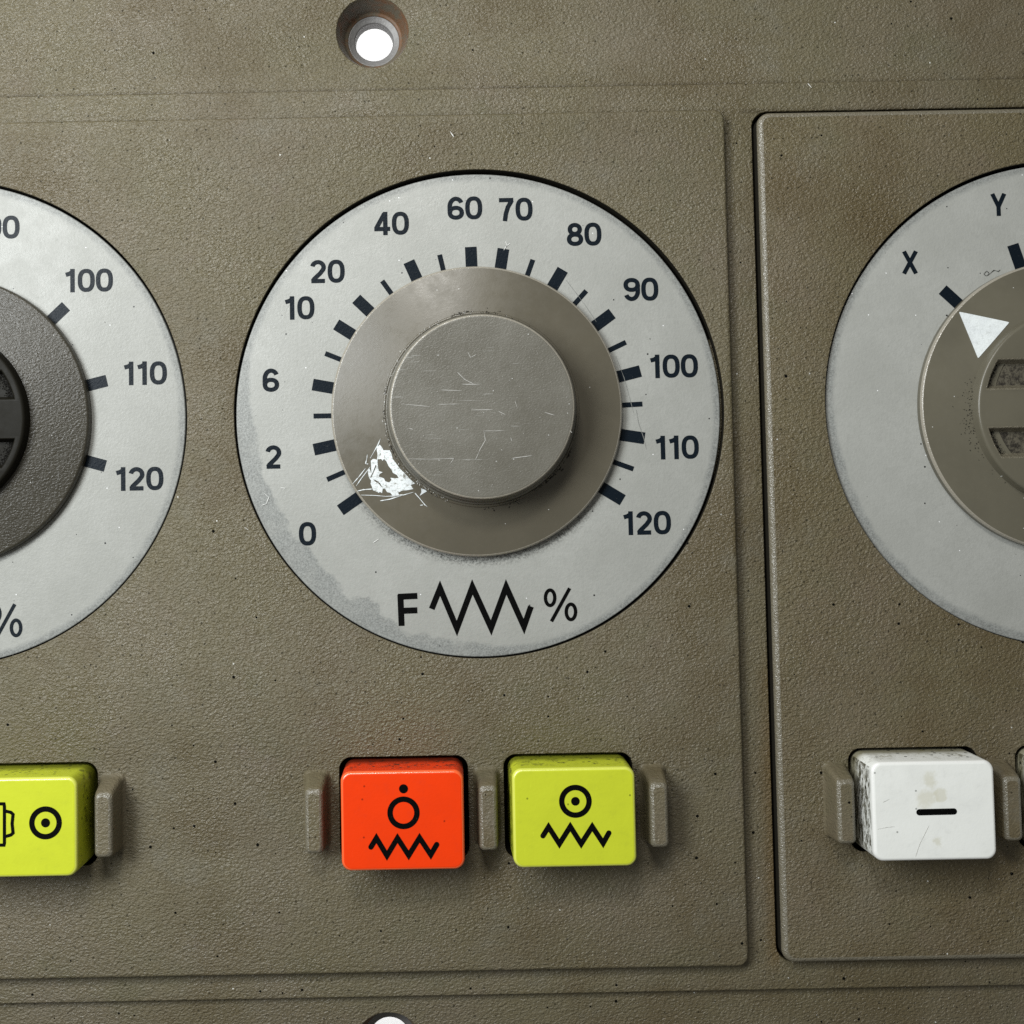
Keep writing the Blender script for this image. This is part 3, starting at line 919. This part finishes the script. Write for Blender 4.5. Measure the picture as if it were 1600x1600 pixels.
t, O = key('orange', 'orange', 'bright orange square push button printed with a dot, a circle and a zigzag')
dot(630.4, 1232.5, 7, t, O); ring('circle_symbol', 630.4, 1270, 25, 16.6, t, O)
print_strokes('zigzag_symbol', [[(579.5, 1323.5), (588, 1309.5), (604.5, 1337), (621, 1309.5), (638.5, 1336.5), (655.5, 1309), (673, 1335.5), (682.3, 1319.5)]], .078, ZK, M['ink'], t, O, 'round')
t, O = key('lime', 'yellow', 'lime yellow push button printed with a ringed dot over a zigzag')
dot(899, 1252, 6.7, t, O); ring('circle_symbol', 899, 1252, 25.3, 17, t, O)
print_strokes('zigzag_symbol', [[(848.3, 1306), (857, 1292), (874, 1318.5), (891, 1291.5), (908, 1318.5), (925.3, 1291.5), (942.3, 1317.5), (951.3, 1301.5)]], .077, ZK, M['ink'], t, O, 'round')
t, O = key('left', 'yellow', 'lime yellow push button at the left edge printed with a ringed dot')
dot(71, 1285.7, 7, t, O); ring('circle_symbol', 71, 1285.7, 25.3, 17, t, O)
print_strokes('block_symbol', [[(-8, 1256), (6, 1256), (6.8, 1260), (6.8, 1317), (6, 1320.5), (-8, 1320.5)],
              [(8.5, 1267.3), (17, 1269.3), (20.3, 1272.5), (18.8, 1287), (20.3, 1301.5), (17, 1304.5), (8.5, 1307)]], .048, ZK, M['ink'], t, O)
t, O = key('white', 'white', 'white push button with dirty sides printed with a single dash')
print_strokes('dash_symbol', [[(1436.5, 1269.2), (1490.5, 1267.9)]], .092, ZK, M['ink'], t, O, 'round')
kp = lambda x, y: at(x, y, ZK) - Vector(O)
q4 = lambda L: [(1250 + x / 4.571, 1120 + y / 4.571) for x, y in L]
scratches('key_scratches', [q4(l) for l in ([(555, 803), (620, 790), (675, 784)], [(922, 775), (880, 860), (855, 910), (825, 1000)], [(590, 612), (640, 588)])], None, t, .006, M['scratch'], kp)
key('next', 'white', 'white push button just showing at the right edge of the photo')

# ------------------------------------------------------------------ loose dust and lint
def lint(path, zf, wdt, mat):
    return path
pts = []
for _ in range(190):
    x = random.uniform(-7.5, 9.5); y = random.uniform(-8.3, 8.2)
    z = 0.0
    if math.hypot(x - DC.x, y - DC.y) < RD + .1 or math.hypot(x - DL.x, y - DL.y) < RD + .1 or math.hypot(x - DR.x, y - DR.y) < RD + .1: 
        z = ZD
        if min(math.hypot(x - D.x, y - D.y) for D in (DC, DL, DR)) < RS + .1: continue
        if random.random() < .3: continue
    elif y > BYT or y < BYB: z = ZO
    elif y > PYT or y < PYB or PXR < x < MXL: z = ZB
    elif x > MXL: z = .03
    if abs(y - KY) < 1.2: continue
    pts.append((x, y, z + .001))
d = crumbs(None, 'dust', pts, M['lint'], .003, .008)
d['label'] = 'tiny pale dust specks scattered over the panel and dials'

flat = lambda z: (lambda x, y: at(x, y, z))
fz = ZD + .012
f = scratches('lint_fiber', [[(1537, 428), (1542, 423), (1546, 428), (1541, 431), (1537, 428)], [(1546, 428), (1553, 422), (1560, 424), (1563, 421)]], None, None, .010, M['dirt'], flat(fz))
f['label'] = 'tiny curly black lint fiber beside the skirt of the right knob'
f = scratches('lint_fiber', [[(787, 391), (792, 383), (790, 377)], [(789, 386), (797, 380)], [(438, 762), (446, 763)], [(412, 770), (420, 777), (416, 787), (408, 790)], [(583, 848), (592, 842)]], None, None, .010, M['lint'], flat(fz))
f['label'] = 'short white lint fibers lying on the centre dial'
f = scratches('lint_fiber', [[(703, 205), (709, 214)], [(382, 824), (388, 828)], [(1262, 130), (1268, 137)]], None, None, .012, M['lint'], flat(.01))
f['label'] = 'short white lint fibers lying on the brown panel'
M['hairline'] = plain('grey_hairline', (0.22, 0.225, 0.21), .4)
g = lambda x, y: at(x, y, ZD + .005) - Vector((DC.x, DC.y, 0))
scratches('hairline_crack', [[(884, 437), (898, 455), (915, 478), (932, 503)], [(962, 556), (975, 590), (984, 622), (990, 645)], [(994, 640), (998, 662), (1005, 682), (1010, 702)]], None, dc, .009, M['hairline'], g)
